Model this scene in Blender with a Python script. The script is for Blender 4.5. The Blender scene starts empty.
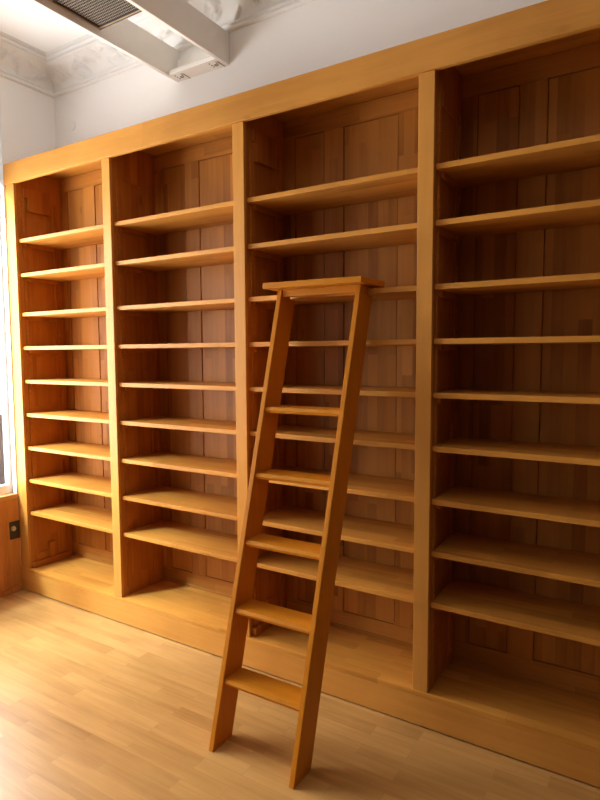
import bpy, bmesh, math, random
from mathutils import Vector, Matrix
random.seed(7)
S = bpy.context.scene
COL = S.collection

# ------------------------------------------------------------------ helpers
def link(o, parent=None):
    COL.objects.link(o)
    if parent is not None:
        o.parent = parent
    return o

def tag(o, label=None, cat=None, group=None, kind=None):
    if label: o['label'] = label
    if cat: o['category'] = cat
    if group: o['group'] = group
    if kind: o['kind'] = kind
    return o

def empty(name, loc, label, cat, group=None):
    o = bpy.data.objects.new(name, None)
    o.location = loc
    o.empty_display_size = .1
    link(o)
    return tag(o, label, cat, group)

def box(bm, x0, x1, y0, y1, z0, z1, bev=0.0, seg=2):
    vs = [bm.verts.new((x, y, z)) for x in (x0, x1) for y in (y0, y1) for z in (z0, z1)]
    f = [(0, 1, 3, 2), (4, 6, 7, 5), (0, 4, 5, 1), (2, 3, 7, 6), (0, 2, 6, 4), (1, 5, 7, 3)]
    faces = [bm.faces.new([vs[i] for i in q]) for q in f]
    if bev > 0:
        edges = list({e for fa in faces for e in fa.edges})
        bmesh.ops.bevel(bm, geom=edges, offset=bev, segments=seg, affect='EDGES', profile=.5)

def prism(bm, pts, axis, a, b):
    """closed outline pts (2D) extruded along axis 0/1/2 from a to b"""
    def P(p, t):
        q = list(p); q.insert(axis, t); return q
    va = [bm.verts.new(P(p, a)) for p in pts]
    vb = [bm.verts.new(P(p, b)) for p in pts]
    n = len(pts)
    bm.faces.new(va); bm.faces.new(vb[::-1])
    for i in range(n):
        bm.faces.new((va[i], vb[i], vb[(i + 1) % n], va[(i + 1) % n]))

def build(name, bm, mat, parent=None, loc=(0, 0, 0), smooth=False):
    bmesh.ops.recalc_face_normals(bm, faces=bm.faces[:])
    off = Vector(loc)
    if parent is not None:
        off = off  # mesh built in world space; parent sits at parent.location
    me = bpy.data.meshes.new(name)
    base = world_loc(parent) + off
    bmesh.ops.translate(bm, verts=bm.verts[:], vec=-base)
    bm.to_mesh(me); bm.free()
    me.materials.append(mat)
    if smooth:
        for p in me.polygons: p.use_smooth = True
    o = bpy.data.objects.new(name, me)
    o.location = off
    link(o, parent)
    return o

def world_loc(o):
    v = Vector((0, 0, 0))
    while o is not None:
        v += o.location; o = o.parent
    return v

def one(name, mat, parent, *a, loc=(0, 0, 0), **k):
    bm = bmesh.new(); box(bm, *a, **k)
    return build(name, bm, mat, parent, loc)

# ------------------------------------------------------------------ materials
def newmat(name):
    m = bpy.data.materials.new(name); m.use_nodes = True
    nt = m.node_tree
    for n in list(nt.nodes): nt.nodes.remove(n)
    out = nt.nodes.new('ShaderNodeOutputMaterial')
    b = nt.nodes.new('ShaderNodeBsdfPrincipled')
    nt.links.new(b.outputs[0], out.inputs[0])
    return m, nt, b

def plain(name, col, rough=.6, metal=0.0, noise=0.0, bump=0.0, nscale=8, spec=.5):
    m, nt, b = newmat(name)
    b.inputs['Base Color'].default_value = (*col, 1)
    b.inputs['Roughness'].default_value = rough
    b.inputs['Metallic'].default_value = metal
    b.inputs['Specular IOR Level'].default_value = spec
    tc = nt.nodes.new('ShaderNodeTexCoord')
    nz = nt.nodes.new('ShaderNodeTexNoise'); nz.inputs['Scale'].default_value = nscale
    nz.inputs['Detail'].default_value = 5
    nt.links.new(tc.outputs['Object'], nz.inputs['Vector'])
    if noise:
        mx = nt.nodes.new('ShaderNodeMix'); mx.data_type = 'RGBA'
        mx.inputs[6].default_value = (*[c * (1 - noise) for c in col], 1)
        mx.inputs[7].default_value = (*[min(1, c * (1 + noise)) for c in col], 1)
        nt.links.new(nz.outputs['Fac'], mx.inputs[0])
        nt.links.new(mx.outputs[2], b.inputs['Base Color'])
    if bump:
        bp = nt.nodes.new('ShaderNodeBump'); bp.inputs['Strength'].default_value = bump
        bp.inputs['Distance'].default_value = .01
        nt.links.new(nz.outputs['Fac'], bp.inputs['Height'])
        nt.links.new(bp.outputs[0], b.inputs['Normal'])
    return m

def wood(name, grain, across, col, stave=(.6, .06), var=.25, rough=.4, dark=.55, knots=.35,
         seam=0.0, contrast=.35, spec=.2):
    """glued board wood. grain/across = axis index of the grain and of the stave width."""
    m, nt, b = newmat(name)
    N = nt.nodes.new; L = nt.links.new
    tc = N('ShaderNodeTexCoord'); oi = N('ShaderNodeObjectInfo')
    sh = N('ShaderNodeVectorMath'); sh.operation = 'SCALE'
    cmb = N('ShaderNodeCombineXYZ')
    for i in range(3):
        L(oi.outputs['Random'], cmb.inputs[i])
    L(cmb.outputs[0], sh.inputs[0]); sh.inputs['Scale'].default_value = 13.7
    add = N('ShaderNodeVectorMath'); L(tc.outputs['Object'], add.inputs[0]); L(sh.outputs[0], add.inputs[1])
    sep = N('ShaderNodeSeparateXYZ'); L(add.outputs[0], sep.inputs[0])
    rest = ({0, 1, 2} - {grain, across}).pop()
    uv = N('ShaderNodeCombineXYZ')
    L(sep.outputs[grain], uv.inputs[0]); L(sep.outputs[across], uv.inputs[1]); L(sep.outputs[rest], uv.inputs[2])
    # staves
    br = N('ShaderNodeTexBrick')
    br.inputs['Scale'].default_value = 1
    br.inputs['Brick Width'].default_value = stave[0]; br.inputs['Row Height'].default_value = stave[1]
    br.inputs['Mortar Size'].default_value = seam; br.inputs['Mortar Smooth'].default_value = .1
    br.inputs['Color1'].default_value = (0, 0, 0, 1); br.inputs['Color2'].default_value = (1, 1, 1, 1)
    br.inputs['Mortar'].default_value = (0, 0, 0, 1)
    br.offset = .37; br.squash = 1
    L(uv.outputs[0], br.inputs['Vector'])
    # grain noise, stretched; shifted per stave
    st = N('ShaderNodeVectorMath'); st.operation = 'MULTIPLY'; st.inputs[1].default_value = (1.6, 26, 26)
    jit = N('ShaderNodeVectorMath'); jit.operation = 'SCALE'; jit.inputs['Scale'].default_value = 3.1
    L(br.outputs['Color'], jit.inputs[0])
    a2 = N('ShaderNodeVectorMath'); L(uv.outputs[0], a2.inputs[0]); L(jit.outputs[0], a2.inputs[1])
    L(a2.outputs[0], st.inputs[0])
    g = N('ShaderNodeTexNoise'); g.inputs['Scale'].default_value = 1; g.inputs['Detail'].default_value = 6
    g.inputs['Roughness'].default_value = .6; g.inputs['Distortion'].default_value = .7
    L(st.outputs[0], g.inputs['Vector'])
    # broad mottling
    md = N('ShaderNodeTexNoise'); md.inputs['Scale'].default_value = 3.2; md.inputs['Detail'].default_value = 3
    L(a2.outputs[0], md.inputs['Vector'])
    # knots
    ks = N('ShaderNodeVectorMath'); ks.operation = 'MULTIPLY'; ks.inputs[1].default_value = (2.4, 5.5, 5.5)
    L(a2.outputs[0], ks.inputs[0])
    vo = N('ShaderNodeTexVoronoi'); vo.inputs['Scale'].default_value = 1.0
    L(ks.outputs[0], vo.inputs['Vector'])
    kr = N('ShaderNodeMapRange'); kr.inputs['From Min'].default_value = .03; kr.inputs['From Max'].default_value = .10
    kr.inputs['To Min'].default_value = knots; kr.inputs['To Max'].default_value = 0
    L(vo.outputs['Distance'], kr.inputs['Value'])
    # fac = stave*var + grain*contrast + mottling
    def math_(op, a, bb):
        n = N('ShaderNodeMath'); n.operation = op
        for i, v in enumerate((a, bb)):
            if isinstance(v, (int, float)): n.inputs[i].default_value = v
            else: L(v, n.inputs[i])
        return n.outputs[0]
    bw = N('ShaderNodeSeparateColor'); L(br.outputs['Color'], bw.inputs[0])
    f = math_('MULTIPLY', bw.outputs[0], var)
    gg = math_('MULTIPLY', math_('SUBTRACT', g.outputs['Fac'], .5), contrast * 2)
    mm = math_('MULTIPLY', math_('SUBTRACT', md.outputs['Fac'], .5), .5)
    f = math_('ADD', math_('ADD', f, gg), mm)
    f = math_('ADD', f, .5 - var / 2)
    f = math_('SUBTRACT', f, kr.outputs[0])
    cr = N('ShaderNodeValToRGB'); L(f, cr.inputs[0])
    e = cr.color_ramp
    e.elements[0].position = 0; e.elements[0].color = (col[0] * dark, col[1] * dark * .86, col[2] * dark * .72, 1)
    e.elements[1].position = 1; e.elements[1].color = (min(1, col[0] * 1.3), min(1, col[1] * 1.36), min(1, col[2] * 1.5), 1)
    q = e.elements.new(.5); q.color = (*col, 1)
    L(cr.outputs[0], b.inputs['Base Color'])
    b.inputs['Roughness'].default_value = rough
    b.inputs['Specular IOR Level'].default_value = spec
    bp = N('ShaderNodeBump'); bp.inputs['Strength'].default_value = .12; bp.inputs['Distance'].default_value = .002
    L(g.outputs['Fac'], bp.inputs['Height']); L(bp.outputs[0], b.inputs['Normal'])
    return m

WC = (.57, .25, .042)
W_shelf = wood('alder_shelf', 0, 1, WC, (.55, .062), .27, .42)
W_board = wood('alder_long_board', 0, 2, (.58, .262, .05), (4, 1.0), .1, .42, knots=.15, contrast=.25)
W_post = wood('alder_upright_front', 2, 0, (.58, .262, .05), (5, 1.0), .1, .42, knots=.12, contrast=.25)
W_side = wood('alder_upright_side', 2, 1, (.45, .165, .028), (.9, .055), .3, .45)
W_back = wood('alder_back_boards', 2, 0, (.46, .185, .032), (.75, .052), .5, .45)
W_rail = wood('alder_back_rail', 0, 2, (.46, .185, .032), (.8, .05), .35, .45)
W_ladder = wood('ladder_beech', 2, 1, (.56, .20, .011), (5, .5), .1, .38, knots=.1, contrast=.2)
W_rung = wood('ladder_beech_rung', 0, 1, (.58, .215, .013), (5, .5), .1, .38, knots=.1, contrast=.2)
W_panel = wood('pine_wall_panel', 2, 1, (.52, .22, .055), (5, .11), .25, .45, knots=.3, contrast=.6)
W_sill = wood('pine_sill', 1, 0, (.62, .33, .12), (5, .5), .1, .35)
W_floor = wood('oak_laminate', 0, 1, (.49, .268, .082), (.50, .068), .34, .33, dark=.6, knots=0, contrast=.46, seam=.0008, spec=.6)
M_wall = plain('white_plaster', (.90, .885, .865), .85, bump=.05, nscale=60)
M_far = plain('low_bounce_dark_brown', (.10, .06, .035), .7)  # unseen front and right walls, made dark brown to cut bounced light
M_ceil = plain('ceiling_paint', (.93, .92, .90), .9)
M_stucco = plain('stucco_paint', (.91, .90, .88), .8, bump=.25, nscale=45)
M_beam = plain('beam_paint', (.90, .86, .80), .6, noise=.04)
M_paint = plain('white_gloss_paint', (.85, .83, .80), .4)
M_brass = plain('aged_brass', (.50, .40, .24), .45, .3)
M_steel = plain('dark_bronze', (.075, .055, .06), .5, .3)
M_wire = plain('mesh_wire', (.62, .60, .48), .5, .1)
M_dark = plain('dark_plate', (.045, .038, .035), .45)
M_knob = plain('pale_knob', (.45, .40, .30), .4)
M_ink = plain('dark_scroll_paint', (.24, .19, .15), .6)
M_out = plain('grey_render', (.11, .11, .13), .9, noise=.5, nscale=3)
M_street = plain('street_paving', (.30, .27, .25), .9, noise=.3, nscale=6)
M_blind = plain('blind_fabric', (.85, .86, .9), .9)
_b = M_blind.node_tree.nodes
for n in _b:
    if n.type == 'BSDF_PRINCIPLED':
        tr = _b.new('ShaderNodeBsdfTranslucent'); tr.inputs[0].default_value = (.8, .82, .86, 1)
        ms = _b.new('ShaderNodeMixShader'); ms.inputs[0].default_value = .5
        out = [q for q in _b if q.type == 'OUTPUT_MATERIAL'][0]
        M_blind.node_tree.links.new(n.outputs[0], ms.inputs[1])
        M_blind.node_tree.links.new(tr.outputs[0], ms.inputs[2])
        M_blind.node_tree.links.new(ms.outputs[0], out.inputs[0])
        break
mg, ntg, bg = newmat('window_glass')
for n in list(ntg.nodes):
    if n.type == 'BSDF_PRINCIPLED': ntg.nodes.remove(n)
_t = ntg.nodes.new('ShaderNodeBsdfTransparent'); _gl = ntg.nodes.new('ShaderNodeBsdfGlossy')
_gl.inputs['Roughness'].default_value = .02
_mx = ntg.nodes.new('ShaderNodeMixShader')
_mx.inputs[0].default_value = .04; ntg.links.new(_t.outputs[0], _mx.inputs[1])
ntg.links.new(_gl.outputs[0], _mx.inputs[2])
ntg.links.new(_mx.outputs[0], [n for n in ntg.nodes if n.type == 'OUTPUT_MATERIAL'][0].inputs[0])

# ------------------------------------------------------------------ room
XL, XR = -3.29, 3.2          # left / right wall faces
YB, YF = .395, -4.6          # wall behind the bookcase / wall behind the camera
ZC = 3.57
def struct(name, bm, mat, parent=None, **k):
    o = build(name, bm, mat, parent, **k)
    if parent is None: o['kind'] = 'structure'
    return o
bm = bmesh.new(); box(bm, XL - .5, XR + .2, YF - .2, YB + .2, -.12, 0); struct('floor', bm, W_floor)
bm = bmesh.new(); box(bm, XL - .5, XR + .2, YF - .2, YB + .2, ZC, ZC + .15); struct('ceiling', bm, M_ceil)
bm = bmesh.new(); box(bm, XL - .5, XR + .2, YB, YB + .2, 0, ZC); struct('wall_back', bm, M_wall)
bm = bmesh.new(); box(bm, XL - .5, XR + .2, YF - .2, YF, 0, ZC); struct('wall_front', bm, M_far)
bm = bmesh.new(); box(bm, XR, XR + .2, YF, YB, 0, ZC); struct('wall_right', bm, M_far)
# left wall with two tall window openings
WIN = [(-2.35, -.004), (-4.3, -2.95)]
ZS, ZH = .634, 3.36
bm = bmesh.new()
cuts = [YF] + [v for w in sorted(WIN) for v in w] + [YB]
XO = XL - .26
for i in range(0, len(cuts), 2):
    if cuts[i + 1] == YB:      # the opening widens outwards beyond the window frame
        box(bm, XL - .095, XL, cuts[i], YB, 0, ZC); box(bm, XO, XL - .095, .2, YB, 0, ZC)
    else:
        box(bm, XO, XL, cuts[i], cuts[i + 1], 0, ZC)
for a, b_ in WIN:
    box(bm, XO, XL - .004, a, b_, 0, ZS - .002)
    box(bm, XO, XL, a, b_, ZH, ZC)
struct('wall_left', bm, M_wall)
# wooden panelling under the windows
for k, (a, b_) in enumerate(WIN):
    bm = bmesh.new()
    n = 12
    w = (b_ - a) / n
    for i in range(n):
        box(bm, XL - .004, XL + .002, a + i * w + .0008, a + (i + 1) * w - (.0008 if i < n - 1 else -.003), .035, ZS - .001, bev=.001, seg=1)
    o = struct('trim_%d' % (1 + k), bm, W_panel)
    o['label'] = 'pine boards under the window beside the bookcase' if k == 0 else 'pine boards under the second window'
    one('bottom_moulding', W_panel, o, XL - .004, XL + .014, a, b_ - .0005, .0, .034, bev=.004)
XG = XL - .07      # glazing plane
for k, (a, b_) in enumerate(WIN):
    bm = bmesh.new(); box(bm, XG - .03, XL + .006, a, b_ + .003, ZS, .668, bev=.004)
    sill = struct('trim_%d' % (3 + k), bm, W_sill)
    # window: frame, mullion, panes
    bm = bmesh.new()
    x0, x1 = XG - .02, XG + .02
    fw = .028
    box(bm, x0, x1, a, a + fw, .668, ZH); box(bm, x0, x1, b_ - fw, b_, .668, ZH)
    box(bm, x0, x1, a + fw, b_ - fw, .668, .668 + .06); box(bm, x0, x1, a + fw, b_ - fw, ZH - fw, ZH)
    my = (a + b_) / 2
    box(bm, x0, x1, my - .04, my + .04, .728, ZH - fw)
    box(bm, x0, x1, a + fw, my - .04, 2.62, 2.68); box(bm, x0, x1, my + .04, b_ - fw, 2.62, 2.68)
    win = struct('window_%d' % (k + 1), bm, M_paint)
    bm = bmesh.new()
    for y0, y1 in ((a + fw, my - .04), (my + .04, b_ - fw)):
        box(bm, XG - .003, XG + .003, y0, y1, .728, 2.62); box(bm, XG - .003, XG + .003, y0, y1, 2.68, ZH - fw)
    build('window_glass', bm, mg, win)
    # painted linings of the opening
    bm = bmesh.new()
    box(bm, XG + .02, XL - .001, a, a + .008, .668, ZH); box(bm, XG + .02, XL - .001, b_ - .005, b_, .668, ZH)
    build('jamb_lining', bm, M_paint, win)
    # blind pulled down over the upper lights
    bl = empty('roller_blind', (XG + .03, my, 2.76),
               'white roller blind at the top of the window beside the bookcase' if k == 0
               else 'white roller blind at the top of the second window', 'blind')
    bm = bmesh.new(); box(bm, XG + .030, XG + .0315, a + .012, b_ - .012, 2.76, 3.30); build('fabric', bm, M_blind, bl)
    bm = bmesh.new(); bmesh.ops.create_cone(bm, cap_ends=True, segments=20, radius1=.02, radius2=.02, depth=b_ - a - .02,
        matrix=Matrix.Translation((XG + .044, my, 3.325)) @ Matrix.Rotation(math.pi / 2, 4, 'X'))
    build('roll', bm, M_blind, bl)
    one('bottom_bar', M_paint, bl, XG + .024, XG + .038, a + .012, b_ - .012, 2.74, 2.765, bev=.003)

# ------------------------------------------------------------------ stucco cornice
def cornice_profile():
    # (offset from wall, height) from bottom to top, with a relief weight
    P = []
    P += [(.0, 3.396, 0), (.014, 3.398, 0), (.022, 3.407, 0), (.016, 3.416, 0), (.008, 3.418, 0), (.024, 3.422, 0), (.028, 3.432, 0), (.010, 3.439, 0)]
    n = 20
    for i in range(n + 1):
        t = i / n
        a = t * math.pi / 2
        P.append((.012 + .128 * (1 - math.cos(a)), 3.440 + .095 * math.sin(a), math.sin(math.pi * t) ** .6))
    P += [(.158, 3.533, 0), (.160, 3.541, 0), (.150, 3.545, 0), (.176, 3.547, 0), (.184, 3.554, 0), (.176, 3.561, 0), (.196, 3.563, 0), (.196, 3.57, 0)]
    return P
def relief(s, t):
    """acanthus like scrolls: s in metres, t 0..1 up the cove"""
    per = .34
    h = 0
    i = math.floor(s / per); u = s - i * per
    rnd = random.Random(i)
    for k in range(9):
        cu = rnd.uniform(.0, per); ct = rnd.uniform(.15, .85); ang = rnd.uniform(-1.2, 1.2)
        L_, W_ = rnd.uniform(.04, .08), rnd.uniform(.011, .02)
        du = u - cu; dt = (t - ct) * .16
        bend = du * du * 6 * (1 if k % 2 else -1)
        x = du * math.cos(ang) + (dt - bend) * math.sin(ang); y = -du * math.sin(ang) + (dt - bend) * math.cos(ang)
        d = (x / L_) ** 2 + (y / W_) ** 2
        if d < 1: h = max(h, (1 - d) ** .7 * (1 - .35 * math.cos(y / W_ * 6)))
    edge = min(1, u / .02, (per - u) / .02)
    return h * max(0, edge)
PR = cornice_profile()
def cornice(name, along, s0, s1, step):
    bm = bmesh.new()
    n = int((s1 - s0) / step)
    rows = []
    for i in range(n + 1):
        s = s0 + (s1 - s0) * i / n
        row = []
        for j, (o, z, w) in enumerate(PR):
            t = (j - 8) / 20
            r = relief(s, t) * w * .03 if w else 0
            oo = o + r * .75; zz = z - r * .6
            if along == 0: p = (max(s, XL + oo), YB - oo, zz)
            else: p = (XL + oo, min(-s, YB - oo), zz)
            row.append(bm.verts.new(p))
        rows.append(row)
    for i in range(n):
        for j in range(len(PR) - 1):
            bm.faces.new((rows[i][j], rows[i + 1][j], rows[i + 1][j + 1], rows[i][j + 1]))
    o = struct(name, bm, M_stucco, smooth=True)
    return o
cornice('trim_5', 0, XL, XR, .0075)['label'] = 'stucco leaf cornice above the bookcase'
cornice('trim_6', 1, -YB, -YF, .0105)['label'] = 'stucco leaf cornice above the window wall'

# ------------------------------------------------------------------ ceiling beams and grille
BZ0, BZ1 = 3.222, 3.396
for nm, x0, x1, lab in (('l', -2.124, -2.101, 'long pale ceiling beam nearer the window wall, left of the metal grille'),
                        ('r', -1.750, -1.727, 'long pale ceiling beam farther from the window wall, right of the metal grille')):
    bm = bmesh.new(); box(bm, x0, x1, YF, YB - .001, BZ0, BZ1, bev=.002, seg=1)
    o = build('ceiling_beam', bm, M_beam, None, loc=((x0 + x1) / 2, YB, BZ0)); tag(o, lab, 'beam', 'ceiling beams')
blk = empty('beam_end_block', (-1.925, YB, BZ0), 'pale chamfered cross block joining the two beam ends at the wall', 'moulding')
bm = bmesh.new()
prism(bm, [(.298, BZ0 + .001), (.393, BZ0 + .001), (.393, 3.335), (.37, 3.335), (.37, 3.272), (.325, 3.266), (.300, 3.246)], 0, -2.1, -1.751)
build('block', bm, M_beam, blk)
def scroll(cx, sgn):
    bm = bmesh.new()
    pts = []
    for i in range(26):
        a = i / 25 * 4.4 * math.pi / 2
        r = .013 * (1 - i / 34)
        pts.append((cx + sgn * (.004 + r * math.cos(a)), .352 + r * math.sin(a)))
    pts = [(cx + sgn * .03, .318), (cx + sgn * .022, .332)] + pts
    w = .0022
    for (x0, y0), (x1, y1) in zip(pts, pts[1:]):
        dx, dy = x1 - x0, y1 - y0; l = math.hypot(dx, dy) or 1; nx, ny = -dy / l * w / 2, dx / l * w / 2
        prism(bm, [(x0 + nx, y0 + ny), (x1 + nx, y1 + ny), (x1 - nx, y1 - ny), (x0 - nx, y0 - ny)], 2, BZ0 - .002, BZ0 + .0015)
    for k in range(3):
        box(bm, cx - sgn * .02 - .003, cx - sgn * .02 + .003, .32 + k * .02, .326 + k * .02, BZ0 - .002, BZ0 + .0015)
    # edge line
    box(bm, cx + sgn * .036 - .0015, cx + sgn * .036 + .0015, .325, .392, BZ0 - .002, BZ0 + .0015)
    build('scroll_ornament', bm, M_ink, blk)
scroll(-2.055, 1); scroll(-1.795, 1)

GX0, GX1, GY0, GY1, GZ = -2.100, -1.751, -1.6, -.195, 3.262
gr = empty('ceiling_grille', ((GX0 + GX1) / 2, GY1, GZ), 'metal mesh grille in a brass frame hung between the ceiling beams', 'grille')
bm = bmesh.new(); t = .012
box(bm, GX0, GX0 + t, GY0, GY1, GZ - .004, GZ + .02); box(bm, GX1 - t, GX1, GY0, GY1, GZ - .004, GZ + .02)
box(bm, GX0 + t, GX1 - t, GY1 - t, GY1, GZ - .004, GZ + .02); box(bm, GX0 + t, GX1 - t, GY0, GY0 + t, GZ - .004, GZ + .02)
build('frame', bm, M_brass, gr)
bm = bmesh.new()
box(bm, GX0 + t, GX1 - t, GY1 - t - .006, GY1 - t, GZ - .006, GZ + .01); box(bm, GX0 + t, GX0 + t + .006, GY0 + t, GY1 - t, GZ - .006, GZ + .01)
box(bm, GX0 + .0, GX1, GY1, GY1 + .005, GZ - .006, GZ + .018)
build('inner_edge', bm, M_steel, gr)
bm = bmesh.new()
y = GY1 - t - .008
while y > GY0 + t:
    box(bm, GX0 + t, GX1 - t, y - .0085, y, GZ, GZ + .002); y -= .0165
build('mesh', bm, M_wire, gr)
bm = bmesh.new()
x = GX0 + t + .008
while x < GX1 - t:
    box(bm, x, x + .0042, GY0 + t, GY1 - t, GZ - .0015, GZ + .003); x += .0115
build('cross_wires', bm, M_steel, gr)
bm = bmesh.new(); box(bm, GX0 + t, GX1 - t, GY0 + t, GY1 - t, GZ + .014, GZ + .018); build('backing', bm, M_steel, gr)

# round painted-over cap on the wall
bm = bmesh.new(); bmesh.ops.create_cone(bm, cap_ends=True, segments=32, radius1=.034, radius2=.031, depth=.004,
    matrix=Matrix.Translation((-3.105, YB - .002, 3.174)) @ Matrix.Rotation(math.pi / 2, 4, 'X'))
struct('trim_7', bm, M_wall)['label'] = 'faint round painted-over cap on the wall above the bookcase'

# switch on the panelling
sw = empty('wall_switch', (XL + .002, -.036, .424), 'dark square switch plate with a round pale knob on the panelling', 'switch')
one('plate', M_dark, sw, XL + .002, XL + .008, -.074, -.003, .364, .484, bev=.0015)
bm = bmesh.new(); bmesh.ops.create_cone(bm, cap_ends=True, segments=24, radius1=.018, radius2=.014, depth=.012,
    matrix=Matrix.Translation((XL + .014, -.050, .437)) @ Matrix.Rotation(math.pi / 2, 4, 'Y'))
build('knob', bm, M_knob, sw, smooth=False)

# ------------------------------------------------------------------ bookcase
ST = [(-3.2885, -3.196), (-2.350, -2.285), (-1.406, -1.338), (-.462, -.395), (.481, .548)]
ZT = [2.3565, 2.1355, 1.8812, 1.661, 1.4396, 1.217, .993, .7713, .550]
TH = .0227; BT = .158; D = .34; HB, HT = 2.71, 2.839
XE = .548
bc = empty('bookcase', ((ST[0][0] + XE) / 2, .18, 0),
           'long built-in golden wood bookcase with four bays of empty shelves, covering the back wall', 'bookcase')
bm = bmesh.new(); box(bm, XL + .003, XE + .005, -.008, .018, HB, HT, bev=.0025); build('header_board', bm, W_board, bc)
bm = bmesh.new(); box(bm, -3.2885, XE, .018, .386, 2.812, 2.836); build('top_board', bm, W_shelf, bc)
bm = bmesh.new(); box(bm, XL + .003, XE + .005, -.004, .02, .007, BT - .0245, bev=.0008)
for x in (-3.27, -2.3, -1.4, -.4, .5): box(bm, x, x + .03, .02, .37, 0, BT - .026)
build('plinth', bm, W_board, bc)
bm = bmesh.new(); box(bm, XL + .003, XE + .005, -.004, .386, BT - .024, BT, bev=.0015)
# keep the board off the plinth front
build('base_board', bm, W_shelf, bc)
for k, (a, b_) in enumerate(ST):
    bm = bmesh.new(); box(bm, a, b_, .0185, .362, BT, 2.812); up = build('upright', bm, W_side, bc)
    bm = bmesh.new(); box(bm, a, b_, 0, .0183, BT, HB, bev=.002); build('face_stile', bm, W_post, up)
    sides = []
    if k < 4: sides.append((b_, 1))
    if k > 0: sides.append((a, -1))
    for xf, s in sides:
        def sb(y0, y1, z0, z1, th, bm):
            x0, x1 = sorted((xf, xf + s * th)); box(bm, x0, x1, y0, y1, z0, z1, bev=.001, seg=1)
        # framed side: rear stile, rails with a deeper block at the top
        bm = bmesh.new()
        sb(.262, .338, BT + .001, 2.81, .006, bm); sb(.055, .082, BT + .001, 2.81, .004, bm)
        sb(.0825, .2615, 2.60, 2.81, .006, bm)
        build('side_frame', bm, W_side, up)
        # toothed racks
        for yr in (.046, .283):
            bm = bmesh.new()
            z = .215; pts = [(0, z)]
            p = .034
            while z < 2.60:
                pts += [(.008, z), (.008, z + p * .55), (.004, z + p * .98)]
                z += p
            pts += [(.008, z), (0, z)]
            prism(bm, [(xf + s * (x + (.006 if yr > .2 else 0)), zz) for x, zz in pts], 1, yr, yr + .018)
            build('toothed_rack', bm, W_side, up)
        if not (s == 1 and k in (0, 2)): continue
        # cleat and offcuts at the foot, block at the head
        bm = bmesh.new()
        prism(bm, [(.034, BT + .001), (.30, BT + .001), (.30, .200), (.024, .200), (.024, .170)], 0, *sorted((xf, xf + s * .024)))
        sb(.150, .190, .201, .306, .016, bm); sb(.060, .130, .201, .252, .010, bm)
        build('foot_cleat', bm, W_side, up)
        bm = bmesh.new(); sb(.085, .25, 2.545, 2.69, .02, bm); sb(.06, .085, 2.635, 2.69, .02, bm); build('head_block', bm, W_side, up)
# back panels: frame, three fields of vertical boards
for k in range(4):
    L_, R_ = ST[k][1], ST[k + 1][0]
    W_ = R_ - L_
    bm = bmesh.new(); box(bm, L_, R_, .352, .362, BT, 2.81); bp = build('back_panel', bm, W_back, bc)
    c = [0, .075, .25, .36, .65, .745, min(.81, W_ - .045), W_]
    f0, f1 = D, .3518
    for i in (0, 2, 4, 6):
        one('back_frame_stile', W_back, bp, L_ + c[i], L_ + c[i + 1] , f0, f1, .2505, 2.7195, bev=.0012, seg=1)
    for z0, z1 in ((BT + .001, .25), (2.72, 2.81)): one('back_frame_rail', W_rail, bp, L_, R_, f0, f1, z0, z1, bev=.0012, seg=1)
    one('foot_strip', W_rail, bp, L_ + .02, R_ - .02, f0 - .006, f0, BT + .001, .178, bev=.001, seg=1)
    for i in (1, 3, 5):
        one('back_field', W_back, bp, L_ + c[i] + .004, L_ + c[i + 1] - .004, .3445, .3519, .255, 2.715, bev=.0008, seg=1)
# shelves
proto = {}
for k in range(4):
    L_, R_ = ST[k][1], ST[k + 1][0]
    for i, z in enumerate(ZT):
        bm = bmesh.new(); box(bm, L_ + .0015, R_ - .0015, .022, .022 + .316, z - TH, z, bev=.0018)
        # notches are hidden by the racks; board laid in place
        sh = build('shelf', bm, W_shelf, bc, loc=((L_ + R_) / 2 - bc.location.x, .18 - bc.location.y, z - TH))
        for xf, s in ((L_, 1), (R_, -1)):
            bm = bmesh.new()
            x0, x1 = sorted((xf + s * .001, xf + s * .022))
            z1 = z - TH - .0005
            prism(bm, [(.056, z1), (.282, z1), (.282, z1 - .014), (.272, z1 - .024), (.066, z1 - .024), (.056, z1 - .014)], 0, x0, x1)
            build('shelf_cleat', bm, W_side, sh)

# ------------------------------------------------------------------ ladder
ld = empty('library_ladder', (-.895, -.54, 0), 'wooden library ladder leaning on the bookcase, its top step resting on a shelf', 'ladder')
LX0, LX1 = -1.100, -.690; RT = .0225
SL = .290; Y0 = -.596; DP = .125
def yf(z): return Y0 + SL * z
ZP = 1.894
def skew(bm):
    for v in bm.verts: v.co.y -= .0115 * v.co.z * (LX1 - v.co.x) / (LX1 - LX0)
for x0, x1 in ((LX0, LX0 + RT), (LX1 - RT, LX1)):
    bm = bmesh.new()
    prism(bm, [(yf(0), 0), (yf(0) + DP, 0), (yf(1.853) + DP, 1.853), (.018, 1.854), (.018, 1.884), (yf(1.885) + DP, 1.885), (yf(ZP) + DP, ZP), (yf(ZP), ZP)], 0, x0, x1)
    bmesh.ops.bevel(bm, geom=bm.edges[:], offset=.0015, segments=2, affect='EDGES')
    skew(bm); build('side_rail', bm, W_ladder, ld)
for zt in (.268, .540, .811, 1.088, 1.369):
    bm = bmesh.new()
    a = yf(zt) + .014
    prism(bm, [(a - .003, zt), (a - .009, zt - .013), (a - .003, zt - .025), (a + .098, zt - .025), (a + .105, zt)], 0, LX0 + RT - .001, LX1 - RT + .001)
    skew(bm); build('rung', bm, W_rung, ld)
bm = bmesh.new(); a = yf(1.87)
box(bm, LX0 + RT, LX1 - RT, a + .010, a + .030, ZP - .033, ZP, bev=.001)
skew(bm); build('top_rail', bm, W_rung, ld)
bm = bmesh.new(); box(bm, -1.135, -.658, -.113, .125, ZP, ZP + .026, bev=.002); skew(bm); build('top_step', bm, W_rung, ld)

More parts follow.
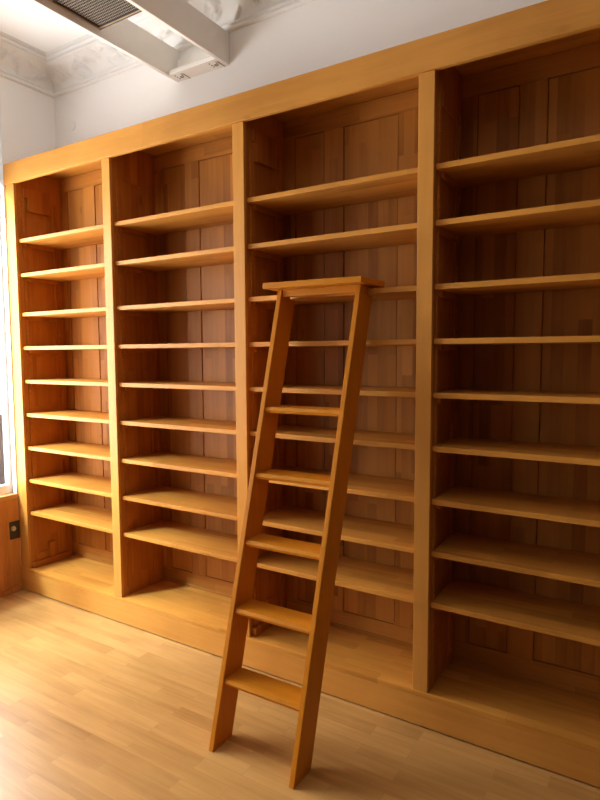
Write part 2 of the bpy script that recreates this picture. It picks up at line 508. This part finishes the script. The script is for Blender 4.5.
# ------------------------------------------------------------------ outside
bm = bmesh.new(); box(bm, -22, XO - .02, -14, 10, -1.3, -1.2); struct('ground', bm, M_street)
bm = bmesh.new(); box(bm, -9.2, -8.9, 1.6, 3.30, -1.2, .62)
o = build('grey_wall', bm, M_out, None, loc=(-9.05, 2.4, -1.2)); tag(o, 'dark grey wall outside, seen through the window at the far left', 'wall')

# ------------------------------------------------------------------ light
w = bpy.data.worlds.new('World'); S.world = w; w.use_nodes = True
nt = w.node_tree
bgn = nt.nodes['Background']
tc = nt.nodes.new('ShaderNodeTexCoord'); sp = nt.nodes.new('ShaderNodeSeparateXYZ')
nt.links.new(tc.outputs['Generated'], sp.inputs[0])
rp = nt.nodes.new('ShaderNodeValToRGB'); nt.links.new(sp.outputs[2], rp.inputs[0])
rp.color_ramp.elements[0].position = 0; rp.color_ramp.elements[0].color = (.9, .94, 1, 1)
rp.color_ramp.elements[1].position = .7; rp.color_ramp.elements[1].color = (1, 1, 1, 1)
nt.links.new(rp.outputs[0], bgn.inputs[0]); bgn.inputs[1].default_value = 1.3

def area(name, loc, target, sx, sy, power, col):
    l = bpy.data.lights.new(name, 'AREA'); l.shape = 'RECTANGLE'; l.size = sx; l.size_y = sy
    l.energy = power; l.color = col
    o = bpy.data.objects.new(name, l); o.location = loc
    o.rotation_euler = (Vector(target) - Vector(loc)).to_track_quat('-Z', 'Y').to_euler()
    COL.objects.link(o); return o
# daylight through the two windows
DAY = (1, .98, .95)
area('daylight_window', (XO - .05, -1.0, 1.62), (XL + 2, -1.0, 1.3), 1.9, 1.95, 170, DAY)
area('daylight_second_window', (XO - .05, -3.35, 1.62), (XL + 2, -3.35, 1.3), 1.5, 1.95, 25, DAY)
# bright high sky over the street
area('high_sky', (-4.9, -4.0, 4.8), (-3.1, 0, .3), .65, .8, 640, (.66, .86, 1))
# daylight thrown up from the street
area('street_bounce', (-4.3, -1.0, -.1), (-3.0, -.4, 3.3), 1.8, .9, 48, (.9, .95, 1))
for a, b_ in WIN:
    l = bpy.data.lights.new('window_portal', 'AREA'); l.shape = 'RECTANGLE'; l.size = b_ - a; l.size_y = 2.6
    l.cycles.is_portal = True
    o = bpy.data.objects.new('window_portal', l); o.location = (XL - .3, (a + b_) / 2, 2.0)
    o.rotation_euler = Vector((1, 0, 0)).to_track_quat('-Z', 'Z').to_euler()
    COL.objects.link(o)

# ------------------------------------------------------------------ camera
yaw, pitch, roll = -0.5586, -0.0778, -0.005
f = Vector((math.sin(yaw) * math.cos(pitch), math.cos(yaw) * math.cos(pitch), math.sin(pitch)))
r = Vector((math.cos(yaw), -math.sin(yaw), 0)); u = r.cross(f)
R = r * math.cos(roll) + u * math.sin(roll); U = u * math.cos(roll) - r * math.sin(roll)
cd = bpy.data.cameras.new('camera'); cam = bpy.data.objects.new('camera', cd)
cam.matrix_world = Matrix(((R.x, U.x, -f.x, .4177), (R.y, U.y, -f.y, -2.3102), (R.z, U.z, -f.z, 1.6), (0, 0, 0, 1)))
cd.sensor_fit = 'VERTICAL'; cd.sensor_height = 36; cd.lens = 586.19 / 800 * 36; cd.clip_start = .02
COL.objects.link(cam); S.camera = cam
S.view_settings.view_transform = 'Standard'; S.view_settings.look = 'None'
S.view_settings.gamma = 1; S.view_settings.use_curve_mapping = False
S.view_settings.exposure = 0.0
